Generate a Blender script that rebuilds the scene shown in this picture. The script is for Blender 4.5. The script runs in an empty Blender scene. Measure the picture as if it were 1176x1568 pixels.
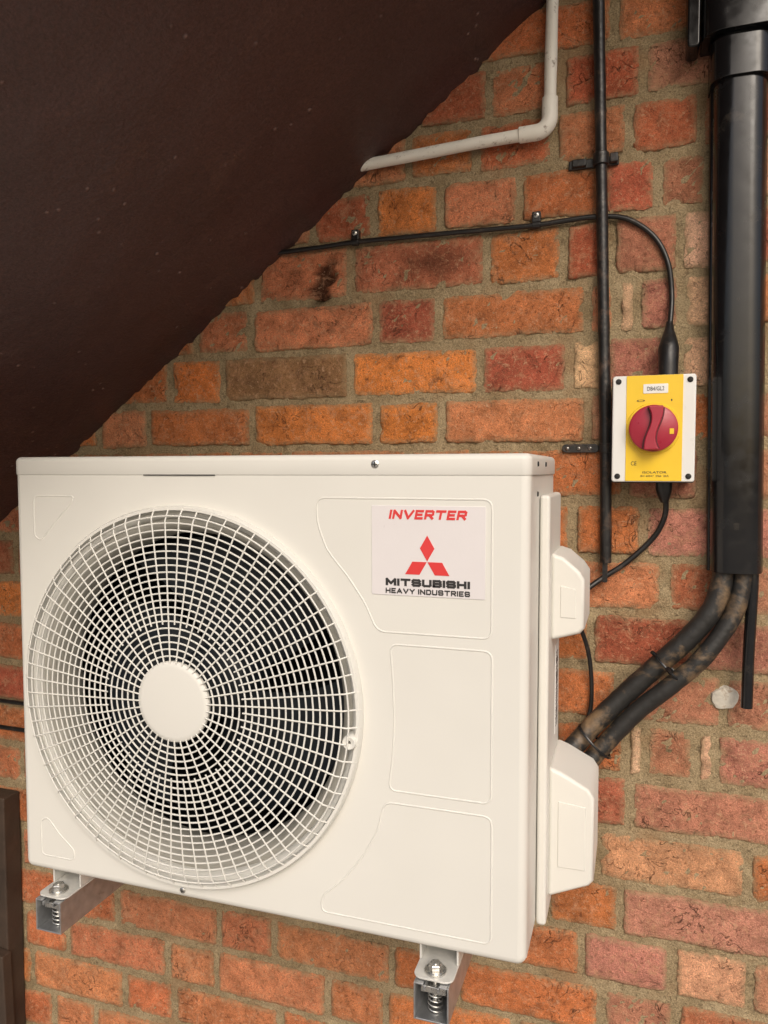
import bpy, math, random
import numpy as np
from mathutils import Vector, Matrix
random.seed(7); rng=np.random.default_rng(11)
sc=bpy.context.scene
D=0.347          # wall face behind the unit's front panel (m)
H=0.658
GZ=-0.98         # ground level
# ------------------------------------------------------------------ materials
def new_mat(name):
    m=bpy.data.materials.new(name); m.use_nodes=True
    nt=m.node_tree; b=nt.nodes["Principled BSDF"]
    return m,nt,b
def N(nt,t,**k):
    n=nt.nodes.new(t)
    for a,v in k.items(): setattr(n,a,v)
    return n
def noise(nt,vec,scale,detail=3,rough=.6,dist=0):
    n=N(nt,"ShaderNodeTexNoise"); n.inputs["Scale"].default_value=scale; n.inputs["Detail"].default_value=detail
    n.inputs["Roughness"].default_value=rough; n.inputs["Distortion"].default_value=dist
    nt.links.new(vec,n.inputs["Vector"]); return n.outputs["Fac"]
def ramp(nt,fac,stops):
    r=N(nt,"ShaderNodeValToRGB"); nt.links.new(fac,r.inputs[0])
    el=r.color_ramp.elements
    while len(el)<len(stops): el.new(.5)
    for e,(p,c) in zip(el,stops):
        e.position=p; e.color=(c,c,c,1) if not hasattr(c,"__len__") else (*c,1)
    return r.outputs[0]
def mix(nt,fac,a,b,mode='MIX'):
    m=N(nt,"ShaderNodeMix",data_type='RGBA',blend_type=mode)
    for s,v in ((m.inputs[0],fac),(m.inputs[6],a),(m.inputs[7],b)):
        if hasattr(v,"is_output"): nt.links.new(v,s)
        elif hasattr(v,"__len__"): s.default_value=(*v,1)
        else: s.default_value=v
    return m.outputs[2]
def math_(nt,op,a,b=0,clamp=False):
    m=N(nt,"ShaderNodeMath",operation=op,use_clamp=clamp)
    for s,v in ((m.inputs[0],a),(m.inputs[1],b)):
        if hasattr(v,"is_output"): nt.links.new(v,s)
        else: s.default_value=v
    return m.outputs[0]
def bump(nt,b,h,strength,dist=.002,prev=None):
    n=N(nt,"ShaderNodeBump"); n.inputs["Strength"].default_value=strength; n.inputs["Distance"].default_value=dist
    nt.links.new(h,n.inputs["Height"])
    if prev is not None: nt.links.new(prev,n.inputs["Normal"])
    if b is not None: nt.links.new(n.outputs[0],b.inputs["Normal"])
    return n.outputs[0]
def objco(nt): return N(nt,"ShaderNodeTexCoord").outputs["Object"]
def simple(name,col,rough=.5,metal=0,var=.1,vscale=8,dirt=None,dirt_amt=.0,dscale=6,bstr=.15,bscale=300,bdist=.0005,spec=.5):
    m,nt,b=new_mat(name); co=objco(nt)
    n1=noise(nt,co,vscale); v=ramp(nt,n1,[(.3,1-var),(.7,1+var*.3)])
    c=mix(nt,1.0,col,v,'MULTIPLY')
    if dirt is not None:
        dn=noise(nt,co,dscale,5,.7,.3); c=mix(nt,ramp(nt,dn,[(.70-dirt_amt,0),(.86-dirt_amt,1)]),c,dirt)
    nt.links.new(c,b.inputs["Base Color"])
    rn=ramp(nt,noise(nt,co,vscale*4,2),[(.3,max(rough-.08,.02)),(.7,min(rough+.1,1))]); nt.links.new(rn,b.inputs["Roughness"])
    b.inputs["Metallic"].default_value=metal; b.inputs["Specular IOR Level"].default_value=spec
    if bstr: bump(nt,b,noise(nt,co,bscale,1),bstr,bdist)
    return m
M={}
# brick
m,nt,b=new_mat("weathered_brick"); co=objco(nt); M['brick']=m
at=N(nt,"ShaderNodeAttribute",attribute_name="bcol"); ae=N(nt,"ShaderNodeAttribute",attribute_name="edge")
n_big=noise(nt,co,28,3,.7,.5); n_mid=noise(nt,co,120,4,.8); n_fine=noise(nt,co,560,2,.8)
crk=noise(nt,co,17,3,.62,1.1); crk=math_(nt,'ABSOLUTE',math_(nt,'SUBTRACT',crk,.5)); crack=ramp(nt,crk,[(.0,1),(.007,0)])
crack=math_(nt,'MULTIPLY',crack,ramp(nt,noise(nt,co,9,1),[(.48,0),(.58,1)]))
c=mix(nt,1.0,at.outputs["Color"],ramp(nt,n_big,[(.3,.70),(.5,1.03),(.7,1.34)]),'MULTIPLY')
c=mix(nt,1.0,c,ramp(nt,n_fine,[(.3,.58),(.5,1.0),(.7,1.42)]),'MULTIPLY')
c=mix(nt,ramp(nt,noise(nt,co,30,5,.8,1.2),[(.55,0),(.68,.6)]),c,(.15,.080,.048))
c=mix(nt,ramp(nt,noise(nt,co,48,5,.85,.8),[(.52,0),(.64,.55)]),c,(.52,.28,.16))
c=mix(nt,ramp(nt,n_mid,[(.57,0),(.66,.7)]),c,(.12,.045,.022))
c=mix(nt,ramp(nt,n_mid,[(.34,.65),(.42,0)]),c,(.58,.36,.22))
c=mix(nt,math_(nt,'MULTIPLY',crack,.8),c,(.05,.025,.015))
en=math_(nt,'MULTIPLY',ae.outputs["Fac"],ramp(nt,noise(nt,co,85,4,.85,.6),[(.36,0),(.56,1)]))
c=mix(nt,math_(nt,'MULTIPLY',en,.9),c,(.33,.245,.14))
nt.links.new(c,b.inputs["Base Color"]); b.inputs["Roughness"].default_value=.9; b.inputs["Specular IOR Level"].default_value=.2
hh=math_(nt,'ADD',math_(nt,'MULTIPLY',n_big,.5),math_(nt,'MULTIPLY',crack,-.5)); hh=math_(nt,'ADD',hh,math_(nt,'MULTIPLY',n_mid,-.8))
p=bump(nt,None,hh,1.0,.0045); bump(nt,b,n_fine,1.0,.0014,p)
# mortar
m,nt,b=new_mat("lime_mortar"); co=objco(nt); M['mortar']=m
c=mix(nt,ramp(nt,noise(nt,co,14,4,.7),[(.3,0),(.7,1)]),(.245,.18,.10),(.41,.32,.195))
nf=noise(nt,co,430,2,.8); n7=noise(nt,co,90,4,.8)
c=mix(nt,1.0,c,ramp(nt,nf,[(.3,.6),(.65,1.3)]),'MULTIPLY')
c=mix(nt,ramp(nt,n7,[(.58,0),(.66,.6)]),c,(.09,.06,.035))
c=mix(nt,ramp(nt,noise(nt,co,9,3,.7),[(.54,0),(.72,.4)]),c,(.34,.17,.08))
c=mix(nt,N(nt,"ShaderNodeAttribute",attribute_name="pit").outputs["Fac"],c,(.035,.018,.010))
nt.links.new(c,b.inputs["Base Color"]); b.inputs["Roughness"].default_value=.95; b.inputs["Specular IOR Level"].default_value=.2
bump(nt,b,math_(nt,'ADD',n7,math_(nt,'MULTIPLY',nf,.35)),1,.005)
# brown painted soffit
m,nt,b=new_mat("brown_painted_render"); co=objco(nt); M['soffit']=m
c=mix(nt,ramp(nt,noise(nt,co,3,4,.6),[(.3,0),(.7,1)]),(.056,.027,.0245),(.082,.040,.036))
mp=N(nt,"ShaderNodeMapping"); mp.inputs["Rotation"].default_value=(0,math.radians(37),0); mp.inputs["Scale"].default_value=(1,7,7); nt.links.new(co,mp.inputs["Vector"])
c=mix(nt,ramp(nt,noise(nt,mp.outputs[0],2.2,5,.8,.8),[(.56,0),(.74,.4)]),c,(.14,.070,.050))
vor=N(nt,"ShaderNodeTexVoronoi"); vor.inputs["Scale"].default_value=34; nt.links.new(co,vor.inputs["Vector"])
sp=math_(nt,'MULTIPLY',ramp(nt,vor.outputs["Distance"],[(.05,1),(.14,0)]),ramp(nt,noise(nt,co,7,2),[(.47,0),(.53,1)]))
c=mix(nt,math_(nt,'MULTIPLY',sp,.65),c,(.34,.22,.19))
c=mix(nt,1.0,c,ramp(nt,noise(nt,co,220,3,.8),[(.3,.65),(.7,1.35)]),'MULTIPLY')
nt.links.new(c,b.inputs["Base Color"]); b.inputs["Roughness"].default_value=.48; b.inputs["Specular IOR Level"].default_value=.45
p=bump(nt,None,noise(nt,co,16,4,.7),.5,.008); p=bump(nt,None,sp,.8,.003,p); bump(nt,b,noise(nt,co,200,3,.7),.8,.0014,p)
M['white']=simple("cream_enamel",(.700,.690,.645),.45,0,.035,3,bstr=.12,bscale=900,bdist=.0003)
M['shroud']=simple("galvanised_shroud",(.40,.385,.34),.5,.0,.15,20)
M['dark']=simple("unit_interior",(.005,.0055,.006),.9,spec=.1)
M['fan']=simple("fan_plastic",(.012,.016,.021),.5,spec=.35)
M['galv']=simple("galvanised_steel",(.52,.53,.54),.38,.85,.22,60,dirt=(.25,.23,.2),dirt_amt=.1,dscale=40)
M['foot']=simple("zinc_plated_foot",(.66,.65,.61),.4,.2,.15,50)
M['zinc']=simple("zinc_bolt",(.62,.61,.58),.3,.9,.15,80)
M['slot']=simple("dark_slot",(.015,.015,.015),.7)
M['pvc']=simple("black_pvc",(.009,.009,.010),.19,0,.3,12,dirt=(.05,.042,.034),dirt_amt=.08,dscale=16,bstr=.15,bscale=25,bdist=.0014)
M['conduit']=simple("black_painted_pipe",(.014,.013,.013),.36,0,.3,30,dirt=(.085,.055,.04),dirt_amt=.18,dscale=40,bstr=.5,bscale=120,bdist=.001)
M['cable']=simple("black_cable",(.013,.012,.012),.36,0,.3,30,dirt=(.06,.045,.035),dirt_amt=.14,dscale=50)
M['foam']=simple("pipe_insulation",(.017,.016,.015),.5,0,.3,20,dirt=(.20,.13,.07),dirt_amt=.17,dscale=12,bstr=.6,bscale=90,bdist=.0018)
M['wpipe']=simple("white_painted_pipe",(.86,.83,.75),.5,0,.06,14,dirt=(.16,.095,.055),dirt_amt=.11,dscale=60,bstr=.6,bscale=90,bdist=.0012)
M['swbox']=simple("grey_white_plastic",(.72,.72,.70),.35,0,.04,10)
M['yellow']=simple("yellow_plate",(.80,.53,.022),.4,0,.05,10)
M['knob']=simple("crimson_plastic",(.36,.022,.045),.35,0,.08,20)
M['knobd']=simple("dark_crimson",(.10,.006,.014),.4)
M['stick']=simple("sticker_film",(.70,.67,.675),.35,0,.02,10)
M['red']=simple("red_print",(.66,.045,.045),.4,0,.03,10)
M['black']=simple("black_print",(.03,.028,.028),.45)
M['wlabel']=simple("white_label",(.8,.8,.78),.5)
M['plaster']=simple("plaster_patch",(.62,.58,.50),.9,0,.3,60,dirt=(.3,.2,.12),dirt_amt=.14,dscale=60,bstr=.6,bscale=120,bdist=.003)
M['timber']=simple("dark_stained_timber",(.055,.034,.022),.7,0,.4,12,bstr=.5,bscale=60,bdist=.002)
m,nt,b=new_mat("paving"); co=objco(nt); M['ground']=m
bt=N(nt,"ShaderNodeTexBrick"); bt.inputs["Scale"].default_value=1.0; bt.inputs["Brick Width"].default_value=.6; bt.inputs["Row Height"].default_value=.6
bt.inputs["Mortar Size"].default_value=.006; bt.inputs["Color1"].default_value=(.32,.30,.26,1); bt.inputs["Color2"].default_value=(.26,.24,.21,1); bt.inputs["Mortar"].default_value=(.08,.07,.06,1)
nt.links.new(co,bt.inputs["Vector"])
c=mix(nt,1.0,bt.outputs["Color"],ramp(nt,noise(nt,co,6,4,.7),[(.3,.75),(.7,1.15)]),'MULTIPLY')
nt.links.new(c,b.inputs["Base Color"]); b.inputs["Roughness"].default_value=.9; bump(nt,b,noise(nt,co,80,2),.4,.003)
# ------------------------------------------------------------------ object helpers
def empty(name,loc):
    o=bpy.data.objects.new(name,None); o.empty_display_size=.05; o.location=loc; sc.collection.objects.link(o); return o
def add(name,me,mat,parent=None,angle=35,smooth=True):
    if mat is not None:
        me.materials.clear(); me.materials.append(M[mat])
    if smooth:
        me.shade_smooth(); me.set_sharp_from_angle(angle=math.radians(angle))
    o=bpy.data.objects.new(name,me); sc.collection.objects.link(o)
    if parent is not None:
        o.parent=parent; o.matrix_parent_inverse=Matrix.Translation(-parent.location)
    return o
class MB:
    def __init__(s): s.v=[]; s.f=[]
    def put(s,vs,fs):
        k=len(s.v); s.v+= [tuple(p) for p in vs]; s.f+=[tuple(i+k for i in f) for f in fs]
    def box(s,x0,x1,y0,y1,z0,z1):
        s.put([(x0,y0,z0),(x1,y0,z0),(x1,y1,z0),(x0,y1,z0),(x0,y0,z1),(x1,y0,z1),(x1,y1,z1),(x0,y1,z1)],
              [(3,2,1,0),(4,5,6,7),(0,1,5,4),(1,2,6,5),(2,3,7,6),(3,0,4,7)])
    def tube(s,pts,r,seg=12,closed=False,rad=None,jit=0):
        P=[Vector(p) for p in pts]; n=len(P); vs=[]; fs=[]
        T=[]
        for i in range(n):
            a=P[(i-1)%n] if (closed or i>0) else P[i]; c=P[(i+1)%n] if (closed or i<n-1) else P[i]
            T.append((c-a).normalized())
        up=Vector((0,-1,0)) if abs(T[0].y)<.9 else Vector((0,0,1))
        nrm=(up-T[0]*up.dot(T[0])).normalized()
        for i in range(n):
            nrm=(nrm-T[i]*nrm.dot(T[i])).normalized(); bi=T[i].cross(nrm)
            rr=(rad[i] if rad else r)*(1+random.uniform(-jit,jit))
            for k in range(seg):
                a=2*math.pi*k/seg; vs.append(P[i]+nrm*math.cos(a)*rr+bi*math.sin(a)*rr)
        for i in range(n if closed else n-1):
            j=(i+1)%n
            for k in range(seg):
                l=(k+1)%seg; fs.append((i*seg+k,i*seg+l,j*seg+l,j*seg+k))
        if not closed:
            fs.append(tuple(range(seg-1,-1,-1))); fs.append(tuple((n-1)*seg+k for k in range(seg)))
        s.put(vs,fs)
    def revolve(s,prof,cx,cz,seg=96,a0=0,a1=2*math.pi,cap=False):
        full=abs(a1-a0-2*math.pi)<1e-6; ns=seg if full else seg+1; vs=[];fs=[]
        for i in range(ns):
            a=a0+(a1-a0)*i/seg
            for r,y in prof: vs.append((cx+r*math.cos(a),y,cz+r*math.sin(a)))
        m_=len(prof)
        for i in range(seg):
            j=(i+1)%ns
            for k in range(m_-1): fs.append((i*m_+k,j*m_+k,j*m_+k+1,i*m_+k+1))
        s.put(vs,fs)
    def prism(s,poly,y0,y1):
        n=len(poly); vs=[(x,y0,z) for x,z in poly]+[(x,y1,z) for x,z in poly]
        fs=[tuple(range(n)),tuple(range(2*n-1,n-1,-1))]+[(i,n+i,n+(i+1)%n,(i+1)%n) for i in range(n)]
        s.put(vs,fs)
    def prismz(s,poly,z0,z1):
        n=len(poly); vs=[(x,y,z0) for x,y in poly]+[(x,y,z1) for x,y in poly]
        fs=[tuple(range(n)),tuple(range(2*n-1,n-1,-1))]+[(i,n+i,n+(i+1)%n,(i+1)%n) for i in range(n)]
        s.put(vs,fs)
    def stack(s,rings):
        n=len(rings[0]); vs=[p for r in rings for p in r]; m=len(rings)
        fs=[(i*n+k,i*n+(k+1)%n,(i+1)*n+(k+1)%n,(i+1)*n+k) for i in range(m-1) for k in range(n)]
        fs.append(tuple(range(n-1,-1,-1))); fs.append(tuple((m-1)*n+k for k in range(n))); s.put(vs,fs)
    def mesh(s,name):
        me=bpy.data.meshes.new(name); me.from_pydata(s.v,[],s.f); me.validate(); me.update()
        import bmesh
        bm=bmesh.new(); bm.from_mesh(me); bmesh.ops.recalc_face_normals(bm,faces=bm.faces); bm.to_mesh(me); bm.free()
        return me
def bev(o,w,seg=3,ang=40):
    md=o.modifiers.new("bevel",'BEVEL'); md.width=w; md.segments=seg; md.limit_method='ANGLE'; md.angle_limit=math.radians(ang); md.harden_normals=True
    return o
def catmull(pts,n=8):
    P=[Vector(p) for p in pts]; P=[P[0]*2-P[1]]+P+[P[-1]*2-P[-2]]; out=[]
    for i in range(1,len(P)-2):
        a,b_,c_,d=P[i-1:i+3]
        for k in range(n):
            t=k/n; out.append(.5*((2*b_)+(c_-a)*t+(2*a-5*b_+4*c_-d)*t*t+(3*b_-a-3*c_+d)*t**3))
    out.append(P[-2]); return out
def rrect(x0,x1,z0,z1,r,seg=6):
    out=[]
    for cx,cz,a0 in ((x1-r,z0+r,-90),(x1-r,z1-r,0),(x0+r,z1-r,90),(x0+r,z0+r,180)):
        for i in range(seg+1):
            a=math.radians(a0+90*i/seg); out.append((cx+r*math.cos(a),cz+r*math.sin(a)))
    return out
def round_poly(pts,r,seg=5):
    out=[]; n=len(pts)
    for i in range(n):
        p=Vector(pts[i]); a=Vector(pts[i-1])-p; c=Vector(pts[(i+1)%n])-p
        rr=min(r,a.length*.45,c.length*.45); A=p+a.normalized()*rr; C=p+c.normalized()*rr
        for k in range(seg+1):
            t=k/seg; out.append(tuple((1-t)**2*A+2*t*(1-t)*p+t*t*C))
    return out
def curve_plate(name,loops,y_front,thick,bevel,mat,parent,res=4,angle=50):
    cu=bpy.data.curves.new(name,'CURVE'); cu.dimensions='2D'; cu.fill_mode='BOTH'
    cu.extrude=thick/2-bevel; cu.bevel_depth=bevel; cu.bevel_resolution=res; cu.offset=-bevel
    for lp in loops:
        sp=cu.splines.new('POLY'); sp.points.add(len(lp)-1); sp.use_cyclic_u=True
        for q,(x,z) in zip(sp.points,lp): q.co=(x,z,0,1)
    t=bpy.data.objects.new("tmp",cu); sc.collection.objects.link(t)
    me=bpy.data.meshes.new_from_object(t.evaluated_get(bpy.context.evaluated_depsgraph_get()))
    bpy.data.objects.remove(t)
    for v in me.vertices:
        x,y,z=v.co; v.co=(x,y_front+thick/2-z,y)
    me.update()
    return add(name,me,mat,parent,angle)
def text(name,body,cx,cz,w,h,y,mat,parent,shear=0,bold=.0,ext=.0003):
    cu=bpy.data.curves.new(name,'FONT'); cu.body=body; cu.size=1; cu.offset=bold; cu.extrude=.01; cu.resolution_u=4
    t=bpy.data.objects.new("tmp",cu); sc.collection.objects.link(t)
    me=bpy.data.meshes.new_from_object(t.evaluated_get(bpy.context.evaluated_depsgraph_get())); bpy.data.objects.remove(t)
    co=np.array([v.co[:] for v in me.vertices]); co[:,0]+=shear*co[:,1]
    mn=co.min(0); mx=co.max(0)
    co[:,0]=(co[:,0]-(mn[0]+mx[0])/2)/(mx[0]-mn[0])*w+cx
    co[:,1]=(co[:,1]-(mn[1]+mx[1])/2)/(mx[1]-mn[1])*h+cz
    zz=co[:,2]/.01*ext
    for v,q,z in zip(me.vertices,co,zz): v.co=(q[0],y-z,q[1])
    return add(name,me,mat,parent,smooth=False)
GL={'I':(.0,[[(0,0),(0,1)]]),'T':(.95,[[(0,1),(.95,1)],[(.475,0),(.475,1)]]),
 'M':(1.0,[[(0,0),(0,1),(.5,.25),(1.0,1),(1.0,0)]]),'N':(.85,[[(0,0),(0,1),(.85,0),(.85,1)]]),
 'S':(.85,[[(.85,.82),(.72,1),(.12,1),(0,.86),(0,.62),(.12,.5),(.73,.5),(.85,.38),(.85,.14),(.73,0),(.12,0),(0,.18)]]),
 'U':(.85,[[(0,1),(0,.15),(.14,0),(.71,0),(.85,.15),(.85,1)]]),
 'B':(.8,[[(0,0),(0,1),(.66,1),(.78,.86),(.78,.62),(.66,.5),(0,.5)],[(.66,.5),(.8,.36),(.8,.14),(.66,0),(0,0)]]),
 'H':(.82,[[(0,0),(0,1)],[(.82,0),(.82,1)],[(0,.5),(.82,.5)]]),
 'E':(.72,[[(.72,1),(0,1),(0,0),(.72,0)],[(0,.5),(.62,.5)]]),
 'A':(.95,[[(0,0),(.475,1),(.95,0)],[(.2,.28),(.75,.28)]]),'V':(.95,[[(0,1),(.475,0),(.95,1)]]),
 'Y':(.9,[[(0,1),(.45,.45),(.9,1)],[(.45,.45),(.45,0)]]),
 'D':(.82,[[(0,0),(0,1),(.62,1),(.82,.78),(.82,.22),(.62,0),(0,0)]]),
 'R':(.8,[[(0,0),(0,1),(.66,1),(.8,.88),(.8,.58),(.66,.45),(0,.45)],[(.42,.45),(.8,0)]])}
def block_text(name,body,cx,cz,w,h,y,mat,parent,th=.24,shear=0,gap=.16):
    segs=[]; x=0
    for ch in body:
        if ch==' ': x+=.5; continue
        gw,st=GL[ch]
        for pl in st:
            q=[(x+th/2+px,th/2+pz*(1-th)) for px,pz in pl]; segs.append(q)
        x+=gw+th+gap
    tot=x-gap; sx=w/tot; sz=h; mb=MB(); k=0
    for pl in segs:
        for i in range(len(pl)-1):
            a=Vector(pl[i]); c=Vector(pl[i+1]); d=(c-a).normalized(); n=Vector((-d.y,d.x))*th/2; e=d*th*.42
            quad=[a-e-n,c+e-n,c+e+n,a-e+n]; yy=y-.000015*(k%9); k+=1
            mb.prism([(cx-w/2+(p.x+shear*p.y)*sx,cz-h/2+p.y*sz) for p in quad],yy-.0002,y+.0004)
    return add(name,mb.mesh(name),mat,parent,smooth=False)
def disc(cx,cz,r,n=96): return [(cx+r*math.cos(2*math.pi*i/n),cz+r*math.sin(2*math.pi*i/n)) for i in range(n)]
# ------------------------------------------------------------------ brick wall
OB=(.64,.190,.043); O=(.50,.150,.052); OP=(.50,.175,.080); R_=(.40,.092,.042); DR=(.32,.068,.038); GB=(.26,.135,.068)
PA=(.68,.42,.27); PU=(.37,.145,.095); PK=(.46,.20,.13); TA=(.60,.31,.165); RS=(.38,.110,.058)
up=[.677,.763,.854,.944,1.043,1.133,1.220,1.308,1.395]
zs=up[:]
while zs[-1]<2.75: zs.append(zs[-1]+.0895)
lo=[]; z=.677
while z>GZ: z-=.091; lo.append(z)
zs=sorted(lo)+zs
rows={.677:([1,234,481,600,847,965,1100],[O,OB,OB,OP,PU,O]),
 .763:([54,169,431,669,817,872,986,1104],[OB,GB,OB,DR,PA,PU,PA]),
 .854:([-130,112,231,480,596,845,889,922,988,1062],[O,OP,OP,DR,O,OP,PA,PU,PA]),
 .944:([30,247,433,678,807,880,983,1045],[O,OP,RS,O,R_,PU,PA]),
 1.043:([240,360,476,597,734,866,950,1023,1140],[OP,R_,OB,OP,O,R_,PU,PK]),
 1.133:([420,540,660,790,905,1010],[OP,O,R_,OP,R_]),
 1.220:([560,680,800,925,1040],[R_,OP,R_,PK]),
 1.308:([640,880,1000,1120],[O,OP,PK]),
 .313:([857,1018,1140],[DR,PU]),
 .222:([780,900,1060,1180],[O,PU,PU]),
 .131:([800,915,947,1022,1050,1270],[O,PA,PU,PA,PU]),
 .040:([810,924,1160],[RS,PK]),
 -.051:([760,870,1101,1215],[O,TA,O]),
 -.142:([790,911,1150],[O,PK]),
 -.233:([730,849,994,1110],[O,PK,TA]),
 -.324:([633,882,1000],[O,PU])}
def gcol(x,z):
    t=min(max((x-.75)/.25,0),1)
    if random.random()<t: pool=[PU,PU,PK,RS,R_,PK,OP,RS]
    else: pool=[O,O,OP,OP,OP,R_,RS,O,OP,OB]
    return random.choice(pool)
def pit(X,Z):
    # weathered-out hole in one brick
    d=np.hypot((X-.376-.35*(Z-.975)+.006*np.sin(Z*190)+.003*np.sin(Z*520))/.021,(Z-.977)/.044)
    return np.clip((1.15-d)*2.0,0,1)
V=[];F=[];C=[];E=[];base=0
XL,XR=-2.6,3.2
DUST=np.array([.40,.205,.120])
for ri in range(len(zs)-1):
    z0,z1=zs[ri],zs[ri+1]
    key=next((k for k in rows if abs(k-z0)<.003),None)
    if key is not None:
        ed=[e/1000 for e in rows[key][0]]; cols=list(rows[key][1])
    else:
        st=.0+random.uniform(-.06,.06)+(.18 if ri%2 else 0); ed=[st,st+.243]; cols=[gcol(st+.1,z0)]
    k=1 if (ed[-1]-ed[-2])>.17 else 0
    while ed[-1]<XR:
        L=(.118 if k%2 else .243)+random.uniform(-.008,.008); k+=1; cols.append(gcol(ed[-1]+L/2,z0)); ed.append(ed[-1]+L)
    k=1 if (ed[1]-ed[0])>.17 else 0
    while ed[0]>XL:
        L=(.118 if k%2 else .243)+random.uniform(-.008,.008); k+=1; cols.insert(0,gcol(ed[0]-L/2,z0)); ed.insert(0,ed[0]-L)
    for bi in range(len(ed)-1):
        x0,x1=ed[bi],ed[bi+1]; j=.0064
        x0+=j+random.uniform(-.0018,.0018); x1-=j+random.uniform(-.0018,.0018)
        a0=z0+j+random.uniform(-.0022,.0022); a1=z1-j+random.uniform(-.0022,.0022)
        w,h=x1-x0,a1-a0
        tl=random.uniform(-.0016,.0016)
        vis=(x1>-.6 and x0<1.35 and a1>-.75 and a0<1.6)
        st=.0055 if vis else .03
        nx=max(4,int(w/st)); nz=max(4,int(h/st))
        u=np.concatenate([[0,0.0010/w],np.linspace(.004/w,1-.004/w,nx),[1-.0010/w,1]])
        v=np.concatenate([[0,0.0010/h],np.linspace(.004/h,1-.004/h,nz),[1-.0010/h,1]])
        U,W_=np.meshgrid(u,v); X=x0+U*w; Z=a0+W_*h+tl*(U-.5)*2
        dx=np.minimum(U,1-U)*w; dz=np.minimum(W_,1-W_)*h; dm=np.minimum(dx,dz)
        cr=random.uniform(.003,.011); cxm=(X-(x0+x1)/2); czm=(Z-(a0+a1)/2)
        cor=np.clip(1-dx/cr,0,1)*np.clip(1-dz/cr,0,1)
        X=X-np.sign(cxm)*cor*cr*.25; Z=Z-np.sign(czm)*cor*cr*.25
        ph=rng.uniform(0,6.28,12); am=np.clip(1-dm/.018,0,1)
        X=X+am*(.0007*np.sin(Z*130+ph[0])+.0006*np.sin(Z*430+ph[1])+.0006*np.sin(Z*1000+ph[9]))
        Z=Z+am*(.0009*np.sin(X*45+ph[2])+.0006*np.sin(X*190+ph[3])+.0006*np.sin(X*520+ph[4])+.0005*np.sin(X*1100+ph[10]))
        off=random.uniform(.0010,.0048)
        Y=D-off+.0007*np.sin(X*40+ph[5])*np.sin(Z*60+ph[6])+.0005*np.sin(X*130+ph[7]+Z*90)+.0004*np.sin(X*300+ph[8]-Z*260)
        Y=Y+(off*.6+.0006)*np.clip(1-dm/.0060,0,1)**2
        Y=Y+rng.normal(0,.00038,Y.shape)
        edge=dm<1e-9; Y=np.where(edge,D+.012,Y)
        if vis:
          for _ in range(random.choice([0,1,1,2,3])):
            if random.random()<.5: qx=random.choice([x0,x1]); qz=random.uniform(a0,a1) if random.random()<.4 else random.choice([a0,a1])
            else: qx=random.uniform(x0,x1); qz=random.choice([a0,a1])
            d_=np.hypot((X-qx),(Z-qz)*1.2); Y=np.where(edge,Y,Y+.006*np.clip(1-d_/random.uniform(.006,.020),0,1))
        col=(np.array(cols[bi])*.86+DUST*.14)*random.uniform(.92,1.16)*np.array([1,random.uniform(.94,1.08),random.uniform(.9,1.1)])
        Cc=np.ones((*X.shape,4)); Cc[...,:3]=col
        d1=np.hypot((X-.585)/.060,(Z-.995)/.030); Cc[...,:3]*=(1-.62*np.clip(1.25-d1,0,1))[...,None]
        hole=pit(X,Z)
        Cc[...,:3]*=(1-.88*hole)[...,None]; Y=np.where(edge,Y,Y+.011*hole)
        e_=np.clip(1-dm/.011,0,1)*(1-hole)
        n=X.size; V.append(np.stack([X.ravel(),Y.ravel(),Z.ravel()],1)); C.append(Cc.reshape(-1,4)); E.append(e_.ravel())
        nc,nr=X.shape[1],X.shape[0]; ii,jj=np.meshgrid(np.arange(nc-1),np.arange(nr-1)); a=(base+jj*nc+ii).ravel()
        F.append(np.stack([a,a+1,a+1+nc,a+nc],1)); base+=n
V=np.concatenate(V);F=np.concatenate(F);C=np.concatenate(C);E=np.concatenate(E)
def npmesh(name,V,F):
    me=bpy.data.meshes.new(name); me.vertices.add(len(V)); me.vertices.foreach_set("co",V.astype(np.float32).ravel())
    me.loops.add(F.size); me.loops.foreach_set("vertex_index",F.astype(np.int32).ravel())
    me.polygons.add(len(F)); me.polygons.foreach_set("loop_start",np.arange(0,F.size,4,dtype=np.int32))
    me.update(calc_edges=True); return me
wall=empty("brick_wall",(0,D,GZ))
me=npmesh("bricks",V,F)
a=me.attributes.new("bcol",'FLOAT_COLOR','POINT'); a.data.foreach_set("color",C.astype(np.float32).ravel())
a=me.attributes.new("edge",'FLOAT','POINT'); a.data.foreach_set("value",E.astype(np.float32))
add("bricks",me,'brick',wall,60)
gx=np.concatenate([np.arange(XL,-.6,.02),np.arange(-.6,1.35,.006),np.arange(1.35,XR,.02)]); gz=np.concatenate([np.arange(GZ-.05,-.7,.02),np.arange(-.7,1.6,.006),np.arange(1.6,2.8,.02)]); U,W_=np.meshgrid(gx,gz)
hole=pit(U,W_)
Y=D+.0004+.0004*np.sin(U*97+3*np.sin(W_*41))+.0005*np.sin(W_*133+2*np.sin(U*57))+rng.normal(0,.0010,U.shape)+.016*hole
nc,nr=len(gx),len(gz); ii,jj=np.meshgrid(np.arange(nc-1),np.arange(nr-1)); a_=(jj*nc+ii).ravel()
me=npmesh("mortar_joints",np.stack([U.ravel(),Y.ravel(),W_.ravel()],1),np.stack([a_,a_+1,a_+1+nc,a_+nc],1))
a=me.attributes.new("pit",'FLOAT','POINT'); a.data.foreach_set("value",(hole.ravel()*.9).astype(np.float32))
add("mortar_joints",me,'mortar',wall,80)
mb=MB(); mb.box(XL,XR,D+.03,D+.25,GZ-.05,2.8); add("wall_core",mb.mesh("wall_core"),'mortar',wall)
mb=MB(); vs=[]; 
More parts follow.
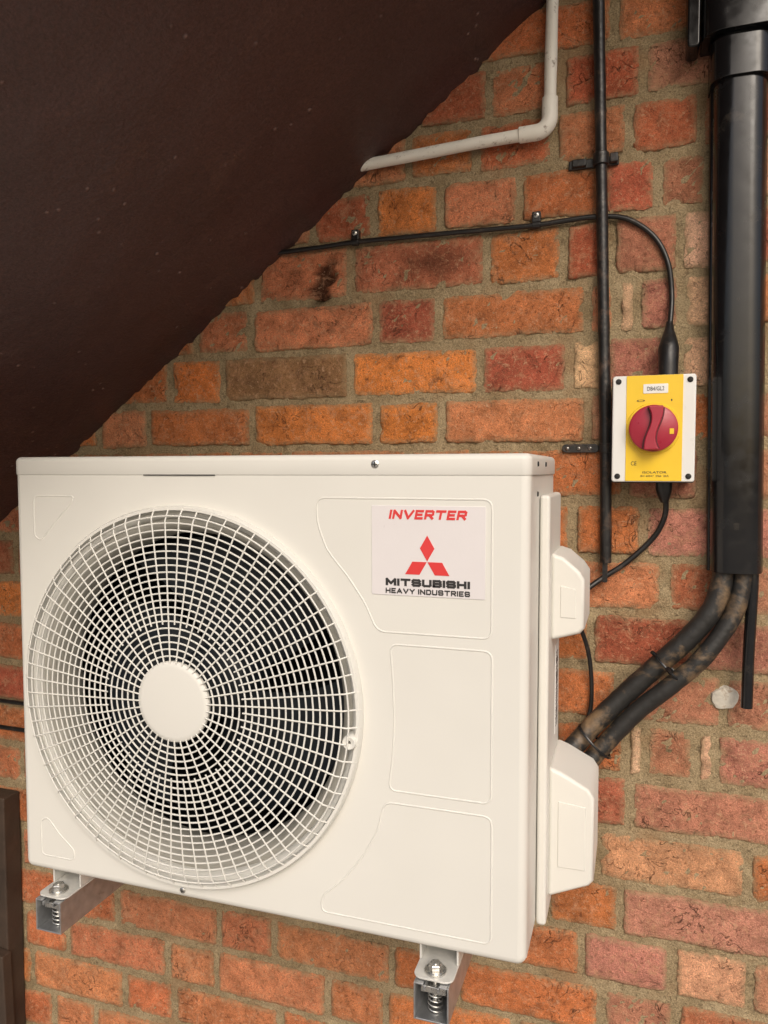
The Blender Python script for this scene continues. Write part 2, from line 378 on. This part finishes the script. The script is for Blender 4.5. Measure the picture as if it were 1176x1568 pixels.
for r,y in ((0,-.0045),(.55,-.005),(.85,-.0035),(1,.006)):
    for k in range(22):
        a=2*math.pi*k/22; rr=.020*r*(1+.14*math.sin(2*a+1)+.05*math.sin(5*a)+random.uniform(-.04,.04)); vs.append((1.063+rr*math.cos(a),D+y-.002,.277+rr*1.1*math.sin(a)))
mb.put(vs,[(i*22+k,i*22+(k+1)%22,(i+1)*22+(k+1)%22,(i+1)*22+k) for i in range(3) for k in range(22)]); add("plaster_daub",mb.mesh("d"),'plaster',wall)
# ------------------------------------------------------------------ staircase
st=empty("staircase",(-1.2,0,GZ))
sx0,sx1=-2.4,1.9; sl=.755; zf=lambda x:.532+sl*(x+.373); SY=-.46
ns=420; ny=80; xs=np.linspace(sx0,sx1,ns); ys=np.linspace(SY,D+.008,ny); U,W_=np.meshgrid(xs,ys)
Z=zf(U)+.0016*np.sin(U*23+4*np.sin(W_*9))*np.sin(W_*31)+.0004*rng.normal(0,1,U.shape)
edge=np.clip(1-(D-W_)/.03,0,1); jit=.003*np.sin(xs*37)+.003*np.sin(xs*91+1)+.0030*rng.normal(0,1,ns); Z=Z-edge*(np.abs(jit)[None,:])
ii,jj=np.meshgrid(np.arange(ns-1),np.arange(ny-1)); a_=(jj*ns+ii).ravel()
me=npmesh("soffit",np.stack([U.ravel(),W_.ravel(),Z.ravel()],1),np.stack([a_,a_+ns,a_+1+ns,a_+1],1)); add("soffit",me,'soffit',st,80)
mb=MB(); poly=[(sx0,zf(sx0)+.004),(sx1,zf(sx1)+.004)]; nst=16; tr=(sx1-sx0)/nst
top=[]
for i in range(nst):
    xa=sx0+i*tr; xb=xa+tr; zt=zf(xb)+.14; top+=[(xa,zt),(xb,zt)]
poly+=top[::-1]; mb.prism(poly,SY,D-.002)
add("stair_flight",mb.mesh("flight"),'soffit',st,smooth=False)
# ------------------------------------------------------------------ outdoor unit
ac=empty("air_conditioner_outdoor_unit",(.4,.15,0))
gcx,gcz=.300,.306
curve_plate("front_panel",[rrect(0,.8,0,.643,.013),disc(gcx,gcz,.262,128)[::-1]],0,.040,.011,'white',ac,5)
mb=MB(); mb.box(.0015,.004,.02,.29,.002,.63); mb.box(.796,.7985,.02,.29,.002,.63); mb.box(.004,.796,.285,.29,.002,.63); mb.box(.004,.796,.02,.285,.002,.006)
add("casing",mb.mesh("casing"),'white',ac)
mb=MB(); rings=[]
def lring(ins,z):
    return [(x,y,z) for x,y in rrect(-.0016+ins,.8016-ins,-.0016+ins,.2925-ins,max(.0125-ins,.002),6)]
rings=[lring(.0022,.6305),lring(.0006,.6308),lring(0,.6320),lring(0,.6500)]+[lring(.008*(1-math.cos(t)),.6500+.008*math.sin(t)) for t in np.linspace(.2,math.pi/2,6)]
mb.stack(rings); add("lid",mb.mesh("lid"),'white',ac,40)
mb=MB(); mb.box(.239,.358,-.0019,.004,.6298,.6311); add("lid_grip_slot",mb.mesh("lg"),'slot',ac)
mb=MB(); mb.revolve([(.2625,.012),(.257,.010),(.250,.014),(.244,.022),(.240,.035),(.238,.05),(.238,.070),(.246,.075)],gcx,gcz,128)
add("fan_shroud",mb.mesh("shroud"),'shroud',ac,60)
mb=MB(); mb.box(.03,.60,.235,.24,.01,.62); mb.box(.60,.604,.03,.24,.01,.62); mb.box(.010,.014,.03,.24,.01,.62); mb.box(.01,.60,.03,.24,.614,.618); mb.box(.01,.60,.03,.24,.008,.012)
mb.box(gcx-.03,gcx+.03,.17,.23,.01,.62)
add("interior",mb.mesh("interior"),'dark',ac)
mb=MB(); mb.revolve([(0.0001,.075),(.045,.077),(.058,.085),(.06,.16)],gcx,gcz,48)
for q in range(3):
    vs=[];fs=[];nr_,na=10,14
    for side in (0,1):
        for i in range(nr_):
            r=.055+(.228-.055)*i/(nr_-1)
            for k in range(na):
                t=k/(na-1); a=math.radians(60+q*120)+(t-.5)*math.radians(95)+.35*(r/.228)**1.5; y=.10+.055*(t-.5)*(.6+.6*r/.228)*-1-.012*math.sin(t*math.pi)+side*.002
                vs.append((gcx+r*math.cos(a),y+.02,gcz+r*math.sin(a)))
    o_=nr_*na
    for i in range(nr_-1):
        for k in range(na-1):
            a=i*na+k; fs.append((a,a+1,a+1+na,a+na)); fs.append((o_+a,o_+a+na,o_+a+1+na,o_+a+1))
    mb.put(vs,fs)
add("fan",mb.mesh("fan"),'fan',ac,60)
# grille
mb=MB()
def gy(r):
    t=(r-.058)/(.279-.058); return -.027+.007*t+.010*max(0,(r-.262)/.017)**2
NR=21
for i in range(NR):
    r=.0665+(.2665-.0665)*i/(NR-1)
    mb.tube([(gcx+r*math.cos(2*math.pi*k/120),gy(r),gcz+r*math.sin(2*math.pi*k/120)) for k in range(120)],.00135,6,True)
for k in range(72):
    a=2*math.pi*(k+.5)/72; r0=.056 if k%2==0 else .112
    rs=np.linspace(r0,.280,12); mb.tube([(gcx+r*math.cos(a),gy(r)-.0012,gcz+r*math.sin(a)) for r in rs],.00125,6)
add("grille_wires",mb.mesh("gw"),'white',ac,80)
mb=MB(); mb.revolve([(.2725,.004),(.2725,-.009),(.2745,-.0135),(.2785,-.0135),(.281,-.009),(.281,.003)],gcx,gcz,128)
add("grille_rim",mb.mesh("gr"),'white',ac,50)
mb=MB(); mb.revolve([(.0001,-.0290),(.050,-.0289),(.0565,-.0282),(.0585,-.0262),(.059,-.022),(.056,-.018)],gcx,gcz,64); add("grille_hub",mb.mesh("gh"),'white',ac,50)
mb=MB()
pa=[(.753,.423),(.753,.600),(.514,.600),(.514,.567),(.528,.530),(.560,.493),(.583,.460),(.600,.423)]
pb=[(.754,.209),(.754,.407),(.618,.407),(.622,.36),(.624,.306),(.622,.26),(.616,.209)]
pc=[(.755,.023),(.755,.192),(.610,.192),(.600,.150),(.578,.110),(.548,.072),(.518,.045),(.517,.023)]
pd=[(.112,.598),(.036,.598),(.036,.536),(.048,.528),(.080,.562),(.108,.588)]
pe=[(.096,.026),(.034,.026),(.034,.082),(.048,.088),(.070,.064),(.098,.042)]
for pl,rr in ((pa,.012),(pb,.012),(pc,.012),(pd,.009),(pe,.009)):
    q=round_poly(pl,rr); mb.tube([(x,.0008,z) for x,z in q],.0017,10,True)
add("embossed_panels",mb.mesh("emb"),'white',ac,80)
curve_plate("sticker",[rrect(.593,.745,.473,.591,.001,2)],-.0010,.0016,.0002,'stick',ac,1)
yt=-.0012
block_text("label_inverter","INVERTER",.668,.5795,.103,.0125,yt,'red',ac,.26,.22,.14)
mb=MB(); s_=.0194
for q in range(3):
    a=math.radians(90+120*q); R2=lambda x,z:(.669+x*math.cos(a)-z*math.sin(a),.5185+x*math.sin(a)+z*math.cos(a))
    g0=.0006
    mb.prism([R2(g0,0),R2(g0+s_*.866,-s_*.5),R2(g0+2*s_*.866,0),R2(g0+s_*.866,s_*.5)],yt-.0003,yt+.0004)
add("label_diamonds",mb.mesh("dia"),'red',ac,smooth=False)
block_text("label_maker","MITSUBISHI",.669,.4905,.113,.0100,yt,'black',ac,.30,0,.10)
block_text("label_maker_2","HEAVY INDUSTRIES",.669,.4790,.113,.0070,yt,'black',ac,.25,0,.18)
def screw(name,x,y,z,r,parent,mat='zinc'):
    mb=MB(); mb.revolve([(.0001,y-.0022),(r*.6,y-.002),(r,y-.0008),(r*1.02,y+.001)],x,z,20)
    add(name,mb.mesh(name),mat,parent,50)
    mb=MB(); mb.box(x-r*.6,x+r*.6,y-.0025,y-.0015,z-r*.13,z+r*.13); mb.box(x-r*.13,x+r*.13,y-.00245,y-.0015,z-r*.6,z+r*.6); add(name+"_slot",mb.mesh(name),'slot',parent,smooth=False)
screw("lid_screw",.598,-.0012,.645,.0055,ac); screw("front_screw",.294,-.0005,.0135,.0045,ac)
mb=MB(); mb.revolve([(.003,.0),(.003,-.018),(.0085,-.0195),(.010,-.017),(.010,.0)],.566,.274,24); add("grille_screw_boss",mb.mesh("gb"),'white',ac,50)
mb=MB(); mb.prism([(.7995,-.004),(.8135,-.004),(.8135,.603),(.7995,.603)],.105,.262); bev(add("service_cover",mb.mesh("scv"),'white',ac),.005,3)
def handle(name,zt,zb,x1,y0,y1,s0,s1):
    poly=[(.812,zb-s1),(x1-.006,zb),(x1,zb+.008),(x1,zt-.012),(x1-.008,zt),(.830,zt+s0*.75),(.812,zt+s0)]
    mb=MB(); mb.prism(poly,y0,y1); o=bev(add(name,mb.mesh(name),'white',ac),.006,4)
    mb=MB(); mb.prism([(.826,zb+.022),(x1-.012,zb+.022),(x1-.012,zt-.026),(.826,zt-.022)],y0-.0012,y0+.002); bev(add(name+"_recess",mb.mesh(name),'white',ac),.001,2)
    return o
handle("valve_cover",.497,.408,.859,.135,.262,.024,.012)
handle("lifting_handle",.188,.048,.876,.135,.262,.026,.026)
mb=MB(); mb.box(.8135,.8142,.20,.235,.24,.375); add("rating_label",mb.mesh("rl"),'wlabel',ac,smooth=False)
mb=MB()
zz=.25
while zz<.365:
    hh=random.choice([.0008,.0016,.0024]); mb.box(.8142,.8145,.205,.230,zz,zz+hh); zz+=hh+random.choice([.001,.002,.003])
add("rating_label_bars",mb.mesh("rb"),'black',ac,smooth=False)
for (yy,zz) in ((.06,.645),(.15,.645),(.085,.605)):
    mb=MB(); vs=[]; ox=.8016 if zz>.63 else .7985
    for x_,r in ((ox+.0018,.0008),(ox+.0016,.003),(ox-.0002,.0036)):
        for k in range(12):
            a=2*math.pi*k/12; vs.append((x_,yy+r*math.cos(a),zz+r*math.sin(a)))
    mb.put(vs,[(i*12+k,i*12+(k+1)%12,(i+1)*12+(k+1)%12,(i+1)*12+k) for i in range(2) for k in range(12)]+[tuple(range(12))]); add("side_screw",mb.mesh("ss"),'slot',ac)
for fx in (.071,.683):
    fw=.027
    fr=[(fx+fw,.29),(fx-fw,.29)]+[(fx-fw+.012-.012*math.cos(a),-.012-.012*math.sin(a)) for a in np.linspace(0,math.pi/2,6)]+[(fx+fw-.012+.012*math.sin(a),-.012-.012*math.cos(a)) for a in np.linspace(0,math.pi/2,6)]
    mb=MB(); mb.prismz(fr,-.0265,-.0238)
    mb.prism([(fx-fw,-.0235),(fx-fw+.003,-.0235),(fx-fw+.003,.004),(fx-fw,.004)],.012,.28); mb.prism([(fx+fw-.003,-.0235),(fx+fw,-.0235),(fx+fw,.004),(fx+fw-.003,.004)],.012,.28)
    bev(add("foot",mb.mesh("foot"),'foot',ac),.0008,2)
# ------------------------------------------------------------------ wall brackets
def bracket(name,cx):
    e=empty(name,(cx,D,-.05)); w=.0235; t=.0025; zt=-.0275; zb=-.0775; yf=-.030
    def chan(mb,y0,y1):
        mb.box(cx-w,cx-w+t,y0,y1,zb,zt); mb.box(cx+w-t,cx+w,y0,y1,zb,zt); mb.box(cx-w+t,cx+w-t,y0,y1,zb,zb+t)
        mb.box(cx-w+t,cx-.0105,y0,y1,zt-t,zt); mb.box(cx+.0105,cx+w-t,y0,y1,zt-t,zt)
        mb.box(cx-.0105,cx-.0105+t,y0,y1,zt-.009,zt-t); mb.box(cx+.0105-t,cx+.0105,y0,y1,zt-.009,zt-t)
    mb=MB(); chan(mb,yf,D-.03); bev(add("arm",mb.mesh("arm"),'galv',e),.0008,2)
    mb=MB(); mb.box(cx-w,cx+w,D-.028,D-.004,-.10,.38); bev(add("upright",mb.mesh("up"),'galv',e),.002,2)
    by=-.006
    def zrev(prof,seg,rot=0):
        vs=[];fs=[]
        for r,z in prof:
            for k in range(seg):
                a=2*math.pi*k/seg+rot; vs.append((cx+r*math.cos(a),by+r*math.sin(a),z))
        for i in range(len(prof)-1):
            for k in range(seg): fs.append((i*seg+k,i*seg+(k+1)%seg,(i+1)*seg+(k+1)%seg,(i+1)*seg+k))
        fs.append(tuple(range(seg))); fs.append(tuple((len(prof)-1)*seg+k for k in range(seg)))
        return vs,fs
    mb=MB(); mb.put(*zrev([(.0145,-.0237),(.0145,-.0212)],28)); mb.put(*zrev([(.0115,-.0212),(.0115,-.0198)],24)); mb.put(*zrev([(.0088,-.0198),(.0092,-.0185),(.0092,-.0138),(.008,-.0124)],6,.3)); mb.put(*zrev([(.004,-.062),(.004,-.0115)],14))
    add("bolt",mb.mesh("bolt"),'zinc',e,30)
    mb=MB(); mb.box(cx-.017,cx+.017,by-.012,by+.012,-.047,-.038); bev(add("channel_nut",mb.mesh("cn"),'zinc',e),.001,2)
    mb=MB(); mb.tube([(cx+.0095*math.cos(t_),by+.0095*math.sin(t_),-.048-.0262*i/70) for i in range(71) for t_ in [i/70*4*2*math.pi]],.0012,6); add("spring",mb.mesh("sp"),'zinc',e,80)
    return e
bracket("wall_mounting_bracket",.071); bracket("wall_mounting_bracket",.683)
# ------------------------------------------------------------------ pipes and cables on the wall
def pipe_obj(name,pts,r,mat,parent,seg=14,sm=8,jit=0):
    mb=MB(); P=catmull(pts,sm) if sm else pts; mb.tube(P,r,seg,jit=jit); return add(name,mb.mesh(name),mat,parent,60)
yw=D-.018
wp=empty("white_overflow_pipe",(.785,D,1.18))
P=[(.790,yw,2.7),(.7865,yw,1.5),(.7835,yw,1.30),(.7825,yw,1.225)]
def densify(P,st=.03):
    out=[Vector(P[0])]
    for a,b_ in zip(P[:-1],P[1:]):
        a=Vector(a);b_=Vector(b_); n=max(1,int((b_-a).length/st))
        out+=[a.lerp(b_,i/n) for i in range(1,n+1)]
    return out
corner=[(.7825-.022*(1-math.cos(t)),yw,1.205-.022*math.sin(t)) for t in np.linspace(0,math.pi/2,8)]
horiz=[(.7605,yw,1.183),(.669,yw,1.180),(.563,yw,1.174),(.486,yw,1.170),(.40,yw,1.166)]
mb=MB(); mb.tube(densify(P)+[Vector(c_) for c_ in corner]+densify(horiz)[1:],.0098,18,jit=.03); add("pipe",mb.mesh("wp"),'wpipe',wp,60)
mb=MB(); ep=[Vector((.7825,yw,1.236)),Vector((.7825,yw,1.2345))]+[Vector(c_) for c_ in corner]+[Vector((.7345,yw,1.1826)),Vector((.733,yw,1.1825))]; mb.tube(ep,.0125,18,rad=[.0105,.0126]+[.0128]*len(corner)+[.0126,.0105]); add("elbow",mb.mesh("el"),'wpipe',wp,45)
cp=empty("black_conduit_pipe",(.879,D,.49))
mb=MB(); mb.tube(densify([(.845,yw,2.7),(.854,yw,1.45),(.856,yw,1.371),(.863,yw,1.136),(.871,yw,.866),(.877,yw,.658),(.8795,yw,.487)],.02),.0092,18,jit=.05); add("pipe",mb.mesh("cp"),'conduit',cp,60)
mb=MB(); mb.tube([(.863,yw,1.118),(.863,yw,1.138)],.0125,18); mb.box(.812,.890,D-.008,D-.003,1.1205,1.1355); mb.box(.818,.840,D-.016,D-.008,1.122,1.134); mb.box(.876,.889,D-.016,D-.008,1.123,1.138)
bev(add("saddle_clip",mb.mesh("sc"),'conduit',cp),.002,2)
mb=MB(); mb.prism(rrect(.807,.866,.6655,.6795,.0068,5),D-.009,D-.006); mb.tube([(.877,yw,.665),(.877,yw,.680)],.0108,18); bev(add("strap",mb.mesh("st"),'conduit',cp),.0008,2)
for x_ in (.816,.834,.852): screw("strap_screw",x_,D-.0092,.6725,.003,cp)
mb=MB(); mb.prism(rrect(.8745,.8825,.455,.492,.002,3),D-.02,D-.016); add("pipe_tail",mb.mesh("pt"),'conduit',cp)
ca=empty("electrical_cable",(.6,D,1.04)); yc=D-.010
pts=[(.20,yc,1.030),(.307,yc,1.036),(.372,yc,1.038),(.447,yc,1.041),(.53,yc,1.0405),(.618,yc,1.040),(.69,yc,1.039),(.761,yc,1.0385),(.81,yc,1.041),(.859,yc-.0,1.042),(.903,yc,1.034),(.943,yc,1.004),(.965,yc,.962),(.972,yc,.911),(.970,yc-.010,.861),(.968,yc-.022,.831),(.968,D-.045,.79)]
pipe_obj("cable",pts,.0042,'cable',ca)
mb=MB(); P=[(.9695,yc-.012,.866),(.969,yc-.016,.852),(.9685,yc-.022,.836),(.968,D-.040,.822),(.968,D-.043,.800),(.968,D-.044,.777)]; mb.tube(P,.01,18,rad=[.0048,.0075,.0125,.0155,.0145,.0145]); add("cable_gland",mb.mesh("cg"),'cable',ca,40)
for x_,z_ in ((.445,1.041),(.762,1.0388)):
    mb=MB(); mb.tube([(x_-.007,yc,z_),(x_+.007,yc,z_)],.0063,14); mb.box(x_-.007,x_+.007,yc-.004,D-.001,z_,z_+.021); bev(add("cable_clip",mb.mesh("cc"),'cable',ca),.0015,2); screw("clip_nail",x_,yc-.005,z_+.0145,.0045,ca)
cb=empty("electrical_cable",(.93,D,.5))
pipe_obj("cable",[(.965,D-.04,.62),(.9665,D-.036,.60),(.969,D-.028,.580),(.966,D-.02,.558),(.951,yc,.528),(.912,yc,.488),(.876,yc-.004,.462),(.846,D-.03,.440),(.82,D-.05,.42)],.0044,'cable',cb)
pipe_obj("cable_down",[(.835,D-.05,.40),(.846,D-.03,.37),(.856,D-.02,.33),(.860,D-.015,.28),(.858,D-.015,.24),(.845,D-.03,.20)],.0036,'cable',cb)
mb=MB(); mb.tube([(.965,D-.04,.622),(.965,D-.04,.608),(.9655,D-.038,.600),(.9665,D-.034,.588)],.01,18,rad=[.0125,.0125,.0105,.0065]); add("cable_gland",mb.mesh("cg2"),'cable',cb,40)
for i,(za,zb_) in enumerate(((.136,.132),(.077,.075))):
    cc=empty("electrical_cable",(-.5,D,za)); pipe_obj("cable",[(-2.5,yc,za+.01),(-.9,yc,za+.004),(-.4,yc,za),(-.2,yc,zb_),(.05,yc,zb_)],.0045,'cable',cc,10,4)
# ------------------------------------------------------------------ isolator
sw=empty("isolator_switch",(.947,D-.04,.70)); yf=D-.08
mb=MB(); mb.prism(rrect(.888,1.006,.619,.779,.004,4),yf,D-.004); bev(add("box",mb.mesh("swb"),'swbox',sw),.0025,3,60)
mb=MB(); mb.prism(rrect(.8865,1.0075,.6175,.7805,.004,4),yf+.026,yf+.029); add("box_seam",mb.mesh("sws"),'slot',sw,60)
curve_plate("yellow_plate",[rrect(.908,.988,.6205,.7785,.001,2)],yf-.0010,.0016,.0003,'yellow',sw,1)
mb=MB(); mb.revolve([(.0001,yf-.004),(.0375,yf-.004),(.0385,yf-.003),(.0385,yf)],.947,.699,64); add("knob_ring",mb.mesh("kr"),'yellow',sw)
mb=MB(); mb.revolve([(.0001,yf-.016),(.032,yf-.016),(.0345,yf-.014),(.0345,yf-.003)],.947,.699,64); add("knob",mb.mesh("kn"),'knob',sw,40)
bend=lambda t:.0045*math.sin(t*2.6)
hw=lambda t:.0062+.0048*t*t
left=[(.947+bend(t)-hw(t),.699+t*.0325) for t in np.linspace(1,-1,15)]; right=[(.947+bend(t)+hw(t),.699+t*.0325) for t in np.linspace(-1,1,15)]
mb=MB(); mb.prism(left+right,yf-.028,yf-.015); bev(add("knob_handle",mb.mesh("kh"),'knob',sw),.002,3)
mb=MB()
for s_ in (1,-1):
    ts=np.linspace(-.92,.92,15)
    for t,t2 in zip(ts[:-1],ts[1:]):
        f_=lambda q:.947+bend(q)+s_*(hw(q)+.0012)
        mb.prism([(f_(t)-.001,.699+t*.0325),(f_(t)+.001,.699+t*.0325),(f_(t2)+.001,.699+t2*.0325),(f_(t2)-.001,.699+t2*.0325)],yf-.0166,yf-.0155)
add("knob_groove",mb.mesh("kg"),'knobd',sw,smooth=False)
mb=MB(); mb.box(.9695,.9755,yf-.0168,yf-.0155,.690,.698); add("knob_pointer",mb.mesh("kp"),'yellow',sw,smooth=False)
curve_plate("label",[rrect(.932,.967,.7515,.7655,.001,2)],yf-.0018,.0012,.0002,'wlabel',sw,1)
text("label_text","DB4/GL2",.9495,.7585,.024,.006,yf-.0020,'black',sw,0,.0)
text("plate_text","ISOLATOR",.950,.6335,.034,.0032,yf-.0012,'black',sw); text("plate_text_2","IEC 60947  IP65  25A",.950,.628,.040,.0025,yf-.0012,'black',sw); text("plate_text_3","CE",.920,.647,.008,.006,yf-.0012,'black',sw); text("plate_text_4","O        I",.948,.741,.05,.003,yf-.0012,'black',sw)
for x_ in (.8965,.9975):
    for z_ in (.6275,.7705): screw("corner_screw",x_,yf-.0002,z_,.0042,sw,'slot')
# ------------------------------------------------------------------ trunking
tk=empty("pipe_trunking",(1.07,D,.48))
def trunk(name,x0,x1,dep,z0,z1,lean,mat='pvc',r=.018):
    prof=[(x0,D-.002)]
    for i in range(9):
        a=math.pi+ (math.pi/2)*i/8; prof.append((x0+r+r*math.cos(a),D-dep+r+r*math.sin(a)))
    for i in range(9):
        a=1.5*math.pi+(math.pi/2)*i/8; prof.append((x1-r+r*math.cos(a),D-dep+r+r*math.sin(a)))
    prof+=[(x1,D-.002)]
    n=len(prof); zz=np.linspace(z0,z1,14); vs=[(x+lean*(z-z0),y,z) for z in zz for x,y in prof]
    fs=[(i*n+k,i*n+(k+1)%n,(i+1)*n+(k+1)%n,(i+1)*n+k) for i in range(13) for k in range(n)]
    fs.append(tuple(range((14-1)*n,14*n))); fs.append(tuple(range(n-1,-1,-1)))
    mb=MB(); mb.put(vs,fs); return bev(add(name,mb.mesh(name),mat,tk,40),.0008,2,50)
trunk("cover",1.034,1.106,.062,.482,2.7,-.014,r=.026)
trunk("base",1.0305,1.1095,.022,.481,2.7,-.014,r=.004)
trunk("joint_cover",1.0185,1.1015,.067,1.205,1.262,-.014,r=.026)
trunk("elbow_cover",1.006,1.118,.074,1.268,1.62,-.0,r=.030)
mb=MB(); mb.prism(rrect(.985,1.003,1.262,1.7,.006,4),D-.05,D-.004); bev(add("side_branch",mb.mesh("sb"),'pvc',tk),.003,3)
# ------------------------------------------------------------------ refrigerant pipes
rp=empty("insulated_refrigerant_pipes",(.97,D,.33)); yy=D-.035
pipe_obj("suction_pipe",[(1.052,yy+.005,.52),(1.052,yy,.470),(1.036,yy-.006,.420),(1.000,yy-.008,.372),(.955,yy-.008,.325),(.905,yy-.010,.272),(.862,yy-.020,.225),(.830,yy-.04,.190),(.805,yy-.06,.175)],.0160,'foam',rp,20,8,.03)
pipe_obj("liquid_pipe",[(1.080,yy+.005,.52),(1.080,yy,.470),(1.066,yy-.008,.415),(1.026,yy-.018,.352),(.981,yy-.020,.305),(.931,yy-.020,.258),(.886,yy-.026,.205),(.851,yy-.04,.165),(.811,yy-.06,.135)],.0140,'foam',rp,20,8,.03)
mb=MB()
nn=Vector((.71,0,-.70)).normalized(); c0=Vector((.978,yy-.014,.328))
def tie(c0,ax,ay):
    loop=[c0+nn*ax*math.cos(a)+Vector((0,-1,0))*ay*math.sin(a) for a in np.linspace(0,2*math.pi,28)[:-1]]
    mb.tube(loop,.0022,6,True)
tie(c0,.031,.020); mb.tube([c0+nn*.002+Vector((0,-.018,0)),c0-nn*.004+Vector((-.001,-.025,.004))],.0038,8); mb.tube([c0-nn*.028,c0-nn*.037+Vector((0,-.004,0))],.0032,8)
add("cable_tie",mb.mesh("tie"),'pvc',rp,60)
mb=MB(); tie(Vector((.868,yy-.03,.207)),.033,.022); add("cable_tie_2",mb.mesh("tie2"),'pvc',rp,60)
dp=empty("drain_pipe",(1.09,D,.27)); pipe_obj("pipe",[(1.094,yy+.005,.52),(1.094,yy,.46),(1.091,yy,.36),(1.090,yy,.274)],.0085,'pvc',dp,16)
# ------------------------------------------------------------------ timber post and ground
tp=empty("timber_post",(-.45,D,GZ))
mb=MB(); mb.box(-.56,-.345,D-.05,D-.004,GZ,-.062); bev(add("post",mb.mesh("post"),'timber',tp),.004,2)
mb=MB(); mb.prism([(-.60,GZ),(-.315,GZ),(-.335,-.395),(-.60,-.360)],D-.075,D-.05); bev(add("base_shoe",mb.mesh("shoe"),'timber',tp),.003,2)
mb=MB(); mb.put([(-60,-60,GZ),(60,-60,GZ),(60,60,GZ),(-60,60,GZ)],[(0,1,2,3)]); add("ground",mb.mesh("ground"),'ground',None,smooth=False)
# ------------------------------------------------------------------ light
w=bpy.data.worlds.new("World"); sc.world=w; w.use_nodes=True; nt=w.node_tree
sky=nt.nodes.new("ShaderNodeTexSky"); sky.sky_type='NISHITA'; sky.sun_disc=False
el,az=math.radians(37),math.radians(155)
sky.sun_elevation=el; sky.sun_rotation=az; sky.air_density=1.0; sky.dust_density=5.0; sky.ozone_density=.8
nt.links.new(sky.outputs[0],nt.nodes["Background"].inputs[0]); nt.nodes["Background"].inputs[1].default_value=.138
ld=bpy.data.lights.new("sun",'SUN'); ld.energy=1.30; ld.angle=math.radians(35); ld.color=(1,.96,.90)
lo_=bpy.data.objects.new("sun",ld); sc.collection.objects.link(lo_)
dirv=Vector((math.sin(az)*math.cos(el),math.cos(az)*math.cos(el),math.sin(el)))
lo_.rotation_euler=dirv.to_track_quat('Z','Y').to_euler(); lo_.location=dirv*10
# ------------------------------------------------------------------ camera
yaw,pit_,rol=.3208,.0551,-.0010
f=Vector((-math.sin(yaw)*math.cos(pit_),math.cos(yaw)*math.cos(pit_),-math.sin(pit_))); r=Vector((math.cos(yaw),math.sin(yaw),0)); u=r.cross(f)
r2=r*math.cos(rol)+u*math.sin(rol); u2=u*math.cos(rol)-r*math.sin(rol)
cd=bpy.data.cameras.new("camera"); cam=bpy.data.objects.new("camera",cd); sc.collection.objects.link(cam); sc.camera=cam
cam.matrix_world=Matrix(((r2.x,u2.x,-f.x,.9227),(r2.y,u2.y,-f.y,-.9415),(r2.z,u2.z,-f.z,.6369),(0,0,0,1)))
cd.sensor_fit='VERTICAL'; cd.sensor_height=36; cd.lens=1156.98/1568*36; cd.clip_start=.02; cd.clip_end=500
sc.view_settings.view_transform='Standard'; sc.view_settings.look='None'; sc.view_settings.exposure=0
